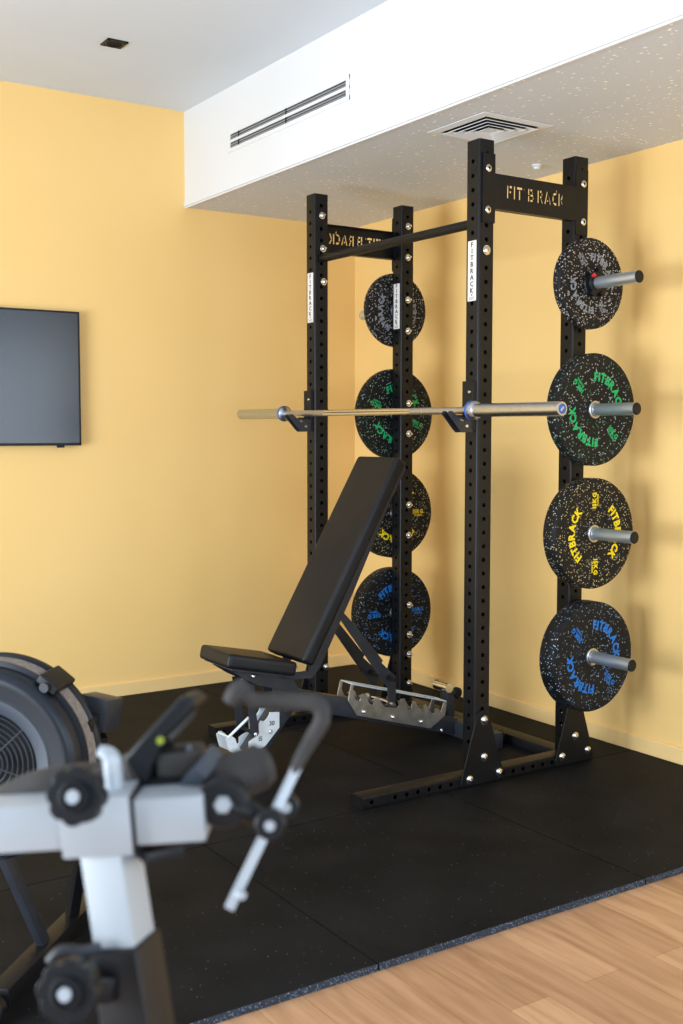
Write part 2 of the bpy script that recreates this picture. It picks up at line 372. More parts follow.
# slot diffuser on the soffit face
sv = thing('slot_vent', 'long twin-slot air vent in the white soffit face', 'air vent', (xs, 4.19, 2.62))
y0, y1, z0, z1 = 3.685, 4.69, 2.575, 2.672
b = MB(); fx = xs-.002
for (c, s) in (((fx, (y0+y1)/2, z0+.009), (.004, y1-y0, .018)), ((fx, (y0+y1)/2, z1-.009), (.004, y1-y0, .018)), ((fx, (y0+y1)/2, (z0+z1)/2), (.005, y1-y0, .012)),
               ((fx, y0+.012, (z0+z1)/2), (.0037, .024, z1-z0-.001)), ((fx, y1-.012, (z0+z1)/2), (.0037, .024, z1-z0-.001))): b.box(c, s)
b.build('frame', M['white'], sv, smooth=0)
for zc in (2.6055, 2.6415):
    b = MB(); b.box((xs-.0006, (y0+y1)/2, zc), (.001, y1-y0-.05, .026)); b.build('slot', M['slotv'], sv, smooth=0)
    b = MB()
    for dz in (-.0075, .0025): b.box((xs-.002, (y0+y1)/2, zc+dz), (.003, y1-y0-.052, .0055), Matrix.Rotation(.5, 3, 'Y'))
    b.build('blade', M['alub'], sv, smooth=0)
    for yy in (y0+.12*4, y0+.9):
        b = MB(); b.box((xs-.003, yy, zc), (.003, .008, .026)); b.build('divider', M['slot'], sv, smooth=0)
# square ceiling diffuser under the soffit
cv = thing('ceiling_diffuser', 'square white air diffuser with nested louvres under the soffit', 'air vent', (2.773, 3.215, ZS))
b = MB()
def sqring(b, cx, cy, h_out, h_in, z_out, z_in):
    co = [(-1, -1), (1, -1), (1, 1), (-1, 1)]
    a = [b.bm.verts.new((cx+u*h_out, cy+v_*h_out, z_out)) for u, v_ in co]; c_ = [b.bm.verts.new((cx+u*h_in, cy+v_*h_in, z_in)) for u, v_ in co]
    a2 = [b.bm.verts.new((cx+u*h_out, cy+v_*h_out, z_out+.002)) for u, v_ in co]; c2 = [b.bm.verts.new((cx+u*h_in, cy+v_*h_in, z_in+.002)) for u, v_ in co]
    for i in range(4):
        j = (i+1) % 4
        b.bm.faces.new((a[i], a[j], c_[j], c_[i])); b.bm.faces.new((a2[j], a2[i], c2[i], c2[j])); b.bm.faces.new((a[j], a[i], a2[i], a2[j])); b.bm.faces.new((c_[i], c_[j], c2[j], c2[i]))
DX, DY = 2.773, 3.215
sqring(b, DX, DY, .163, .128, ZS-.004, ZS-.006); b.build('frame', M['white'], cv, smooth=0)
b = MB(); b.box((DX, DY, ZS-.0008), (.26, .26, .0012)); b.build('throat', M['slot'], cv, smooth=0)
for ho in (.122, .094, .066, .038):
    b = MB(); sqring(b, DX, DY, ho, ho-.021, ZS-.014, ZS-.004); b.build('louvre', M['white'], cv, smooth=0)
b = MB(); b.box((DX, DY, ZS-.008), (.03, .03, .004)); b.build('centre_plate', M['white'], cv, smooth=0)
# sprinkler head
b = MB(); b.lathe([(0, 0), (.022, 0), (.022, -.004), (.013, -.01), (.013, -.018), (0, -.02)], (3.31, 3.537, ZS), (0, 0, 1), 24)
tag(b.build('sprinkler_head', M['white']), 'small round white detector on the speckled soffit underside', 'detector')

# ------------------------------------------------------------------ the power rack
PX0, PX1, PY0, PY1, PH = 2.6687, 3.1384, 3.1421, 4.2401, 2.330
A = .0703; HA = A/2
rack = thing('power_rack', 'tall black four-post steel rack with pull-up bar, the bench inside it', 'squat rack', ((PX0+PX1)/2, (PY0+PY1)/2, 0))

def holed_bar(b, org, ex, ey, ez, w, h, Ln, faces, pitch=.05, skip=()):
    """hollow bar along ez; ex/ey cross axes; faces: list of (axis index sign, first hole offset)"""
    org, ex, ey, ez = map(Vector, (org, ex, ey, ez)); bm = b.bm; rc = .0055
    prof = []
    for sx, sy, a0 in ((1, 1, 0), (-1, 1, 90), (-1, -1, 180), (1, -1, 270)):
        for k in range(4):
            a = R_(a0+30*k); prof.append((sx*(w/2-rc)+rc*math.cos(a), sy*(h/2-rc)+rc*math.sin(a)))
    # corner strips and end caps
    def P3(x, y, z): return org+ex*x+ey*y+ez*z
    lo = [bm.verts.new(P3(x, y, 0)) for x, y in prof]; hi = [bm.verts.new(P3(x, y, Ln)) for x, y in prof]
    n = len(prof)
    for i in range(n):
        if i % 4 != 3: bm.faces.new((lo[i], lo[(i+1) % n], hi[(i+1) % n], hi[i]))
    bm.faces.new(lo[::-1]); bm.faces.new(hi)
    fd = {'+x': (ex, ey, w/2, h/2-rc), '-x': (-ex, -ey, w/2, h/2-rc), '+y': (ey, -ex, h/2, w/2-rc), '-y': (-ey, ex, h/2, w/2-rc)}
    for key, (nr, tg, d, hw) in fd.items():
        first = dict(faces).get(key)
        def NF(vs):
            f = bm.faces.new(vs); f.normal_update()
            if f.normal.dot(nr) < 0: f.normal_flip()
        def Q(u, z, dd=0): return org+nr*(d-dd)+tg*u+ez*z
        def quad(u0, u1, z0, z1):
            if z1-z0 > 1e-5: NF([bm.verts.new(Q(*q)) for q in ((u0, z0), (u1, z0), (u1, z1), (u0, z1))])
        if first is None: quad(-hw, hw, 0, Ln); continue
        c = min(.016, hw-.001); quad(-hw, -c, 0, Ln); quad(c, hw, 0, Ln)
        zc = first; cells = []
        while zc+pitch/2 < Ln-.001: cells.append(zc); zc += pitch
        quad(-c, c, 0, cells[0]-pitch/2); quad(-c, c, cells[-1]+pitch/2, Ln)
        r = .0082
        for i, z in enumerate(cells):
            if i in skip: quad(-c, c, z-pitch/2, z+pitch/2); continue
            outer, inner, deep = [], [], []
            for k in range(16):
                a = 2*PI*k/16+PI/16; ca, sa = math.cos(a), math.sin(a)
                t = min(c/abs(ca), (pitch/2)/abs(sa)); outer.append(bm.verts.new(Q(ca*t, z+sa*t)))
                inner.append(bm.verts.new(Q(ca*r, z+sa*r))); deep.append(bm.verts.new(Q(ca*r, z+sa*r, .004)))
            for k in range(16):
                k2 = (k+1) % 16
                NF((outer[k], outer[k2], inner[k2], inner[k])); bm.faces.new((inner[k], inner[k2], deep[k2], deep[k]))
            for (u, v_) in ((1, 1), (-1, 1), (-1, -1), (1, -1)):      # fill the cell corners
                cand = sorted(outer, key=lambda vv: (vv.co-Q(u*c, z+v_*pitch/2)).length)[:2]
                NF((cand[0], cand[1], bm.verts.new(Q(u*c, z+v_*pitch/2))))
    bmesh.ops.remove_doubles(bm, verts=bm.verts[:], dist=1e-6)
FH = .042
for x in (PX0, PX1):
    for yv in (PY0, PY1):
        b = MB(); z0 = FH
        holed_bar(b, (x, yv, z0), (1, 0, 0), (0, 1, 0), (0, 0, 1), A, A, PH-z0,
                  [('-y', (PH-z0-.05) % .05 + .05), ('+y', (PH-z0-.05) % .05 + .05), ('-x', (PH-z0-.025) % .05+.05), ('+x', (PH-z0-.025) % .05+.05)])
        b.build('upright', M['black'], rack, smooth=30)
FX0 = PX0-.534
for yv in (PY0, PY1):
    b = MB(); holed_bar(b, (FX0, yv, FH/2), (0, 1, 0), (0, 0, 1), (1, 0, 0), A, FH, PX1+.10-FX0, [('-x', .04), ('+x', .04)], skip=(1,))
    b.build('foot_bar', M['black'], rack, smooth=30)
b = MB(); b.bar((PX1, PY0+HA, FH/2), (PX1, PY1-HA, FH/2), A, FH, bevel=.004); b.build('rear_crossbar', M['black'], rack)
# gusset plates on the outer faces
def gusset(x, yv, s):
    yy = yv+s*(HA+.0005); poly = [(-.098, .004), (-.103, .012), (-.100, .03), (-.036, .235), (-.030, .262), (-.012, .274), (.012, .274), (.030, .262), (.036, .235), (.100, .03), (.103, .012), (.098, .004)]
    b = MB(); b.prism([(x+px, yy, pz) for px, pz in poly], (0, s*.006, 0)); b.build('gusset', M['black'], rack, bevel=.0012, smooth=30)
for x in (PX0, PX1):
    gusset(x, PY0, -1); gusset(x, PY1, 1)
# bolts
def bolt_head(p, s=-1, r=.0172):
    b = MB(); b.lathe([(0, .0035), (.0045, .0035), (.0052, .0095), (.0085, .0092), (.0132, .006), (.0138, .003), (r, .003), (r, 0), (0, 0)], p, (0, s, 0), 20)
    b.build('bolt', M['chrome'], rack)
def bolt_nut(p):
    b = MB(); b.lathe([(0, .024), (.0045, .024), (.0055, .022), (.0055, .013), (.0095, .012), (.011, .010), (.011, .003), (.0155, .0028), (.0155, 0), (0, 0)], p, (0, -1, 0), 12)
    b.build('bolt', M['chrome'], rack)
yf = PY0-HA
for px, py in ((488.6, 168), (488, 209.5), (487, 250), (583.7, 184), (583.3, 222)): bolt_head(ony(px, py, yf-.004)+Vector((0, .0035, 0)))
for px, py in ((484, 720), (484, 757), (469.5, 779.5), (499, 772), (575, 736), (562, 756.5), (587.5, 749.7)): bolt_head(ony(px, py, yf-.0065))
yi = PY1-HA
for px, py in ((322, 215.6), (323, 248.7), (323.7, 281.8), (326, 666.7), (408.2, 226.5), (408, 257.6), (408, 300), (408, 331), (408.8, 403.4), (408.8, 433.7), (409, 504.8), (408.7, 535), (409.3, 604.8), (409.3, 634.4), (409.3, 654), (409, 683)):
    bolt_nut(ony(px, py, yi)+Vector((0, .0004, 0)))
# brace plates with letters cut right through them
def stencil():
    """strokes (convex polygons) of FIT'B RACK, cap height 1"""
    t = .2; S = []; x = 0
    def q(*p): S.append([(x+a, b_) for a, b_ in p])
    def rect(a, b_, c_, d_): q((a, b_), (c_, b_), (c_, d_), (a, d_))
    rect(0, 0, t, 1); rect(t+.06, .8, .58, 1); rect(t+.06, .42, .48, .6); x += .72        # F
    rect(0, 0, t, 1); x += .34                                                             # I
    rect(0, .8, .62, 1); rect(.21, 0, .41, .74); x += .74                                  # T
    rect(0, .78, .12, .95); x += .46                                                       # '
    rect(0, 0, t, .44); rect(0, .52, t, 1); rect(t+.05, .82, .52, 1); rect(t+.05, .42, .62, .58); rect(t+.05, 0, .58, .17); rect(.46, .62, .6, .78); rect(.5, .2, .66, .38); x += 1.04   # B
    rect(0, 0, t, 1); rect(t+.06, .82, .5, 1); rect(t+.06, .40, .5, .56); rect(.44, .6, .6, .78); q((.34, .36), (.48, .0), (.66, 0), (.5, .36)); x += .76   # R
    q((0, 0), (.2, 0), (.42, 1), (.26, 1)); q((.52, .94), (.46, .74), (.62, 0), (.8, 0)); rect(.3, .2, .5, .34); x += .9   # A
    q((0, .3), (.2, .34), (.2, .7), (0, .76)); q((.04, .84), (.2, .76), (.34, .82), (.52, .9), (.5, 1.0), (.25, 1)); q((.04, .2), (.25, 0), (.52, .02), (.52, .2), (.2, .22)); q((.42, 1.06), (.6, 1.06), (.5, 1.3), (.4, 1.25)); x += .68   # C
    rect(0, 0, t, 1); q((.25, .5), (.44, .5), (.66, 1), (.46, 1)); q((.25, .44), (.5, .0), (.7, 0), (.42, .44)); x += .7   # K
    return S, x
def brace(yv, s, mirror):
    yy = yv+s*HA
    xl, xr = PX0-.024, PX1+.028; wz0, wz1 = 2.090, 2.215; ez0, ez1 = 2.039, 2.282
    outl = [(xl, ez0), (PX0+HA-.001, ez0), (PX0+HA, wz0), (PX1-HA, wz0), (PX1-HA+.001, ez0), (xr, ez0), (xr, ez1), (PX1-HA+.001, ez1), (PX1-HA, wz1), (PX0+HA, wz1), (PX0+HA-.001, ez1), (xl, ez1)]
    cu = bpy.data.curves.new('p', 'CURVE'); cu.dimensions = '2D'; cu.fill_mode = 'BOTH'; cu.extrude = .0025
    def spl(pts):
        sp = cu.splines.new('POLY'); sp.points.add(len(pts)-1); sp.use_cyclic_u = True
        for p, (a, b_) in zip(sp.points, pts): p.co = (a, b_, 0, 1)
    spl(outl)
    S, wd = stencil(); ch_ = .046; tw = .285; sx = tw/wd; cxm = (2.745+3.06)/2 if not mirror else 2.895
    for st in S:
        pts = []
        for a, b_ in st:
            u = a*sx-tw/2
            if mirror: u = -u
            pts.append((cxm+u, 2.134+b_*ch_))
        spl(pts if not mirror else pts[::-1])
    ob = bpy.data.objects.new('p', cu); me = bpy.data.meshes.new_from_object(ob)
    bb = MB(); bb.bm.from_mesh(me)
    bmesh.ops.transform(bb.bm, matrix=Matrix.Translation((0, yy+s*.003, 0)) @ Matrix.Rotation(PI/2, 4, 'X'), verts=bb.bm.verts[:])
    bpy.data.objects.remove(ob); bpy.data.curves.remove(cu); bpy.data.meshes.remove(me)
    # folded lips along the web
    for z in (wz0+.002, wz1-.002): bb.box(((PX0+PX1)/2, yy+s*.0005-s*.012, z), (PX1-PX0-A-.012, .024, .004))
    bmesh.ops.recalc_face_normals(bb.bm, faces=bb.bm.faces[:])
    bb.build('brace_plate', M['black'], rack, smooth=0)
brace(PY0, -1, False); brace(PY1, 1, True)
b = MB(); b.cyl((PX0, PY0+HA-.002, 2.046), (PX0, PY1-HA+.002, 2.052), .0175); b.build('pull_up_bar', M['black'], rack)
# stickers on the faces turned to the left
def sticker(x, yv, z0, z1):
    xx = x-HA; st = MB(); st.box((xx-.0006, yv, (z0+z1)/2), (.001, .046, z1-z0)); s_ = st.build('sticker', M['sticker'], rack, smooth=0)
    t = MB(); mt = Matrix.Translation((xx-.0014, yv, (z0+z1)/2+.012)) @ Matrix.Rotation(-PI/2, 4, 'Z') @ Matrix.Rotation(PI/2, 4, 'X')
    line_text(t.bm, 'FITBRACK', .025, mt, .0005, .0232, 1.1, True)
    t.box((xx-.0014, yv, z0+.022), (.0006, .006, .006))
    for k in range(3): t.box((xx-.0014, yv, z0+.006+.004*k), (.0006, .03, .0012))
    t.build('print', M['inkb'], s_, smooth=0)
sticker(PX0, PY0, 1.764, 1.977); sticker(PX0, PY1, 1.776, 1.991)
za, zb = onx(396, 284, PX1-HA).z, onx(396, 329, PX1-HA).z
sticker(PX1, PY1, zb, za)
# weight pegs
PZ = dict(black=1.864, green=1.379, yellow=.910, blue=.437)
for key, z_ in PZ.items():
    for yv, s in ((PY0, -1), (PY1, 1)):
        z = z_-.012 if (key == 'black' and s < 0) else z_
        y0_ = yv+s*HA
        b = MB(); b.cyl((PX1, y0_+s*.006, z), (PX1, y0_+s*.290, z), .0228, seg=32, bevel=.001)
        pg = b.build('weight_peg', M['peg'], rack)
        b = MB(); b.box((PX1, y0_+s*.003, z), (.06, .006, .11)); b.build('flange', M['black'], pg, smooth=0)
        b = MB(); b.lathe([(0, .003), (.0195, .003), (.0228, .0005), (.0228, 0), (0, 0)], (PX1, y0_+s*.2902, z), (0, s, 0), 32); b.build('end_cap', M['plasticb'], pg)

# ------------------------------------------------------------------ J-hooks
def jhook(yv, label, dz=0):
    g = thing('j_hook', label, 'barbell hook', (PX0-HA, yv, 1.30), 'barbell hooks on the front posts')
    xf = PX0-HA-.0005; dy = Vector((0, yv-PY0, dz)); Yn = PY0-.032
    def jp(px, py, d=0): return ony(px, py, Yn)+dy+Vector((0, d, 0))
    b = MB(); b.box((xf-.009, yv, 1.390), (.017, .058, .175)); b.build('backplate', M['black'], g, bevel=.001)
    poly = [(449, 413.5), (450.5, 410.8), (453.5, 411), (458, 415.5), (468, 417.5), (474, 417.5), (474, 432), (463, 432.5), (460, 429)]
    for d in (.006, .040):
        b = MB(); b.prism([jp(px, py, d) for px, py in poly], (0, .004, 0)); b.build('side_plate', M['slate'], g, bevel=.0006, smooth=0)
    for px, py in ((463, 419.5), (467.8, 426)):
        q = MB(); q.lathe([(0, .003), (.0055, .003), (.0065, 0), (0, 0)], jp(px, py, .006), (0, -1, 0), 12); q.build('rivet', M['chrome'], g)
    q = MB(); q.lathe([(0, .003), (.0055, .003), (.0065, 0), (0, 0)], (xf-.018, yv-.012, 1.438), (-1, 0, 0), 12); q.build('rivet', M['chrome'], g)
    b = MB(); p1_, p2_ = jp(452, 413.5, .025), jp(461, 423, .025); p3_ = jp(472, 423, .025)
    b.bar(p1_, p2_, .034, .004); b.bar(p2_, p3_, .034, .004); b.box((BX_, yv-.007, 1.3500+dz), (.03, .034, .012)); b.build('cradle', M['plasticb'], g, smooth=0)
BX_ = 2.589
jhook(PY0, 'black steel J-hook on the front post nearest the camera')
jhook(PY1, 'black steel J-hook on the front post farthest from the camera', .003)

# ------------------------------------------------------------------ barbell
BX, BZ = 2.589, 1.3745; BY0, BY1 = 2.635, 4.805
bar_ = thing('barbell', 'long silver barbell resting on the two hooks of the rack', 'barbell', (BX, (BY0+BY1)/2, BZ)); bar_.rotation_euler.x = .0046
for y0_, y1_ in ((3.09, 3.44), (4.05, 4.39)): b = MB(); b.cyl((BX, y0_, BZ), (BX, y1_, BZ), .0133); b.build('knurled_grip', M['knurl'], bar_)
b = MB(); b.cyl((BX, 3.44, BZ), (BX, 4.05, BZ), .013); b.cyl((BX, 3.36, BZ), (BX, 3.366, BZ), .0136); b.build('shaft', M['chrome'], bar_)
for y0_, y1_, s in ((3.090, BY0, -1), (4.385, BY1, 1)):
    b = MB(); Lg = abs(y1_-y0_)
    b.lathe([(0, 0), (.026, 0), (.033, .004), (.034, .012), (.033, .026), (.027, .032), (.0235, .034), (.0235, Lg-.002), (.0215, Lg), (.017, Lg), (.017, Lg-.002), (0, Lg-.002)], (BX, y0_, BZ), (0, s, 0), 40)
    sl = b.build('sleeve', M['steel'], bar_)
    b = MB(); b.lathe([(.0342, .0), (.0352, .002), (.0352, .010), (.0342, .012)], (BX, y0_+s*.002, BZ), (0, s, 0), 40); b.build('blue_ring', M['blue'], sl)
    b = MB(); b.lathe([(0, .0015), (.0165, .0015), (.0165, 0), (0, 0)], (BX, y1_-s*.0021, BZ), (0, s, 0), 32); cp = b.build('end_cap', M['blue'], sl)
    if s < 0:
        b = MB(); mt = Matrix.Translation((BX, y1_-.0002, BZ)) @ Matrix.Rotation(PI/2, 4, 'X') @ Matrix.Rotation(.75, 4, 'Z')
        for k in (-1, 1):
            me = bpy.data.meshes.new('q'); q = bmesh.new(); bmesh.ops.create_cube(q, size=1); bmesh.ops.transform(q, matrix=mt @ Matrix.Translation((0, k*.0022, 0)) @ Matrix.Diagonal((.017, .0018, .0006, 1)), verts=q.verts); q.to_mesh(me); q.free(); b.bm.from_mesh(me)
        b.build('logo_stripe', M['whitep'], cp, smooth=0)

# ------------------------------------------------------------------ bumper plates
def plate(key, yfront, th, R, a_text, a_mark, kg, label, tscale=1.0):
    z = PZ[key]-(.012 if key == 'black' and yfront < PY0 else 0)
    g = thing('bumper_plate', label, 'weight plate', (PX1, yfront+th/2, z), 'bumper plates on the rack pegs')
    b = MB(); h = th; e = .007
    prof = [(.0245, h-.008), (.045, h-.008), (R*.36, h-.008 if th > .06 else h-.004), (R*.40, h-.002), (R*.78, h-.002), (R*.83, h), (R-e*1.6, h), (R-e*.5, h-e*.35), (R, h-e*1.3), (R, e*1.3), (R-e*.5, e*.35), (R-e*1.6, 0), (.0245, 0), (.0245, h-.008)]
    b.lathe(prof, (PX1, yfront+th, z), (0, -1, 0), 96); b.build('rubber_disc', PM[key], g, smooth=40)
    b = MB(); b.lathe([(.0238, h-.004), (.028, h-.002), (.033, h-.004), (.034, h-.0085), (.0238, h-.0085), (.0238, .002)], (PX1, yfront+th, z), (0, -1, 0), 48); b.build('hub_ring', M['steel'], g)
    mt = Matrix.Translation((PX1, yfront+.0018, z)) @ Matrix.Rotation(PI/2, 4, 'X'); sz = .044*tscale
    for da in (0, PI):
        b = MB(); arc_text(b.bm, 'FITBRACK', sz, R*.585, R_(a_text)+da, 0, .0019, .0036, .92)
        bmesh.ops.transform(b.bm, matrix=mt, verts=b.bm.verts[:]); b.build('lettering', INK[key], g, smooth=0)
        b = MB(); mk_ = Matrix.Rotation(R_(a_mark)+da, 4, 'Z') @ Matrix.Translation((R*.60, 0, 0))
        line_text(b.bm, kg, .027*tscale, mk_ @ Matrix.Translation((0, .006*tscale, 0)), .0010, .0025*tscale, .95)
        line_text(b.bm, 'TRAINING', .013*tscale, mk_ @ Matrix.Translation((0, -.012*tscale, 0)), .0003, .0008, .72)
        bmesh.ops.transform(b.bm, matrix=mt, verts=b.bm.verts[:]); b.build('weight_mark', INK[key], g, smooth=0)
    return g
NB = PY0-HA-.0075   # rear face of the near plates
plate('black', NB-.055, .040, .170, 42, 122, '5KG', 'small black plate with grey lettering, top of the four plates nearest the camera', .80)
plate('green', NB-.085, .052, .212, 45, 135, '10KG', 'black plate with green lettering on the side nearest the camera, above the yellow lettered one')
plate('yellow', NB-.090, .068, .211, 0, 90, '15KG', 'black plate with yellow lettering on the side nearest the camera, above the blue lettered one')
plate('blue', NB-.092, .080, .212, 42, 132, '20KG', 'black plate with blue lettering nearest the camera, lowest of its column')
FB = PY1+HA+.0068
plate('black', FB, .040, .170, 190, 100, '5KG', 'small grey-lettered black plate on the far side, behind the white post sticker', .80)
plate('green', FB, .052, .212, 68, 158, '10KG', 'black plate with green lettering on the far side, behind the barbell')
plate('yellow', FB, .068, .211, 90, 0, '15KG', 'black plate with yellow lettering on the far side, half hidden by the bench backrest')
plate('blue', FB, .080, .212, 90, 0, '20KG', 'black plate with blue lettering on the far side, lowest behind the rear post')
# collar clip locking the small plate
yc = NB-.055; z = PZ['black']-.012
cl = thing('collar_clip', 'black locking collar with a red button in front of the small near plate', 'collar', (PX1, yc-.02, z))
b = MB(); b.lathe([(.0232, .001), (.038, .001), (.040, .006), (.040, .022), (.034, .028), (.0232, .028), (.0232, .001)], (PX1, yc-.0005, z), (0, -1, 0), 32)
for a in (1.2, 4.2): b.box((PX1+.034*math.cos(a), yc-.015, z+.040*math.sin(a)), (.03, .026, .024), Matrix.Rotation(-a, 3, 'Y'), .003)
b.build('clamp_ring', M['plasticb'], cl)
b = MB(); b.cyl((PX1-.024, yc-.026, z+.024), (PX1-.026, yc-.035, z+.026), .0075); b.build('red_button', M['red'], cl)
b = MB(); b.box((PX1+.03, yc-.018, z-.03), (.018, .024, .035), Matrix.Rotation(.6, 3, 'Y'), .003); b.build('lever', M['plasticb'], cl)

# ------------------------------------------------------------------ adjustable bench
bench = thing('adjustable_bench', 'black padded adjustable bench standing inside the rack, backrest raised', 'weight bench', (2.5, 3.69, 0))
YB0, YB1, YM = 3.55, 3.83, 3.69
def pad(name, a, b_, th, y0, y1, taper=0, up_n=None):
    """cushion: a..b_ is the top-face line in X-Z"""
    a, b_ = Vector((a[0], 0, a[1])), Vector((b_[0], 0, b_[1])); d = (b_-a); Ln = d.length; d.normalize(); n = Vector((-d.z, 0, d.x))
    if n.z < 0: n = -n
    mb = MB(); bm = mb.bm
    nu, nv = 18, 10; top, bot = [], []
    w = (y1-y0)/2; ym = (y0+y1)/2
    def outline(k):
        return k
    mb.box((0, 0, 0), (Ln, 2*w, th), None, .017, 5)
    for v_ in bm.verts:
        if taper:
            t = (Ln/2-v_.co.x)/Ln; v_.co.y *= 1-taper*t
    bmesh.ops.transform(bm, matrix=Matrix.Translation(a+d*Ln/2-n*th/2+Vector((0, ym, 0))) @ Matrix((d, Vector((0, 1, 0)), d.cross(Vector((0, 1, 0))))).transposed().to_4x4(), verts=bm.verts[:])
    o = mb.build(name, M['vinyl'], bench, smooth=60)
    # stitched piping round the underside of the cushion
    return o, a, d, n, Ln
bp_, a, d, n, Ln = pad('backrest', (2.166, .437), (2.606, 1.200), .056, YB0, YB1)
n = Vector((-d.z, 0, d.x))
def P2(s, off, y): return Vector((a.x+d.x*s+n.x*off, y, a.z+d.z*s+n.z*off))
b = MB(); b.box((0, 0, 0), (Ln*.96, .262, .008)); bmesh.ops.transform(b.bm, matrix=Matrix.Translation(P2(Ln/2, -.060, YM)) @ Matrix((d, Vector((0, 1, 0)), n)).transposed().to_4x4(), verts=b.bm.verts[:]); b.build('back_board', M['slate'], bp_, smooth=0)
for yy in (3.585, 3.79):
    b = MB(); poly = [P2(-.02, -.066, yy), P2(.10, -.062, yy), P2(Ln*.80, -.062, yy), P2(Ln*.80, -.082, yy), P2(.32, -.102, yy), P2(.02, -.108, yy), P2(-.035, -.095, yy), Vector((2.165, yy, .362)), Vector((2.118, yy, .372)), Vector((2.112, yy, .392)), Vector((2.13, yy, .398)), Vector((2.17, yy, .390))]
    b.prism(poly, (0, .005, 0)); b.build('back_rail', M['slate'], bench, smooth=0, bevel=.001)
seat, sa, sd, sn, sl_ = pad('seat', (1.872, .494), (2.150, .434), .054, YB0, YB1, .16)
b = MB(); b.bar((1.885, YM, .434), (2.14, YM, .377), .22, .008); b.build('seat_board', M['slate'], seat, smooth=0)
# seat bracket plates
sb = [(231, 671), (292, 676), (300, 691), (296, 697), (284, 700), (282, 690), (260, 686), (246, 680)]
for yy in (3.612, 3.762):
    b = MB(); b.prism([(q.x, yy, q.z) for q in (ony(px, py, 3.612) for px, py in sb)], (0, .005, 0)); b.build('seat_bracket', M['slate'], bench, smooth=0, bevel=.001)
def bb(px, py, Y, r=.009):
    p = ony(px, py, Y); q = MB(); q.lathe([(0, .003), (.004, .003), (.0045, .008), (r*.75, .007), (r, .003), (r, 0), (0, 0)], p, (0, -1, 0), 16); q.build('bolt', M['chrome'], bench)
bb(253, 676, 3.612); bb(295.4, 667.5, 3.585, .007); bb(338.5, 612.5, 3.62, .008)
# main beam, leg, feet
b = MB(); b.bar((2.185, YM, .272), (2.995, YM, .045), .07, .072, bevel=.004); b.build('main_beam', M['slate'], bench)
b = MB(); b.bar((2.205, YM, .295), (1.985, YM, .035), .07, .07, bevel=.004); b.build('front_leg', M['slate'], bench)
b = MB(); b.box((1.965, YM, .03), (.06, .40, .058), None, .004); b.build('front_foot', M['black'], bench)
b = MB(); b.box((3.015, YM, .035), (.055, .56, .068), None, .004); b.build('rear_foot', M['slate'], bench)
b = MB(); b.prism([ony(px, py, 3.648) for px, py in ((283, 690), (304, 690), (312, 700), (300, 712), (283, 712))], (0, .084, 0)); b.build('knee_bracket', M['slate'], bench, smooth=0, bevel=.001)
bb(441, 730, 3.652, .009)
# rear ladder plates
def ladder_poly():
    f_ = lambda x_, y_: (330+x_/4.88, 670+y_/4.88)
    pts = [(132, 222), (88, 150), (104, 70), (117, 73), (110, 108), (122, 138), (132, 150), (146, 150), (150, 138), (140, 128), (164, 116), (176, 120), (186, 150), (196, 168), (212, 170), (214, 158), (206, 148), (222, 136), (240, 138), (258, 170), (272, 182), (296, 184), (330, 186), (336, 172), (330, 150), (352, 148), (366, 176), (384, 196), (398, 194), (396, 180), (404, 160), (420, 158), (436, 190), (450, 204), (460, 200), (458, 172), (470, 168), (484, 196), (500, 212), (512, 210), (510, 190), (526, 186), (540, 206), (556, 160), (570, 152), (562, 222), (490, 286)]
    return [f_(*p) for p in pts]
LP = ladder_poly()
for yy, zn in ((3.648, 0), (3.727, 0)):
    b = MB(); b.prism([(q.x, yy, q.z) for q in (ony(px, py, 3.648) for px, py in LP)], (0, .004, 0)); b.build('back_ladder', M['zinc'], bench, smooth=0, bevel=.0005)
f_ = lambda x_, y_: (330+x_/4.88, 670+y_/4.88)
a1 = ony(*f_(108, 68), 3.65); a2 = ony(*f_(566, 152), 3.65)
dY = Vector((0, .079, 0))
b = MB(); b.tube([a1, a2], .003, 8, sub=1); b.tube([a1+dY, a2+dY], .003, 8, sub=1); b.tube([a1, a1+dY], .003, 8, sub=1); b.tube([a2, a2+dY], .003, 8, sub=1); b.build('ladder_guard', M['zincw'], bench)
for x_, y_ in ((165, 203), (308, 229), (445, 251)): bb(*f_(x_, y_), 3.6475, .009)
# backrest strut
f3 = lambda x_, y_: (260+x_/4.27, 560+y_/4.27)
sp1 = [f3(*p) for p in ((322, 222), (332, 206), (348, 214), (408, 280), (525, 428), (520, 440), (588, 505), (582, 530), (580, 610), (568, 620), (548, 620), (546, 545), (505, 490))]
for yy in (3.62, 3.75):
    b = MB(); b.prism([(q.x, yy, q.z) for q in (ony(px, py, 3.62) for px, py in sp1)], (0, .005, 0)); b.build('strut', M['slate'], bench, smooth=0, bevel=.001)
pc = ony(*f3(560, 505), 3.60)
b = MB(); b.cyl(pc+Vector((0, -.035, 0)), pc+Vector((0, .21, 0)), .010); b.build('strut_handle', M['plasticb'], bench)
pc = ony(393.5, 704, 3.60)
b = MB(); b.cyl(pc+Vector((0, -.002, 0)), pc+Vector((0, .19, 0)), .0085); b.build('strut_pin', M['chrome'], bench)
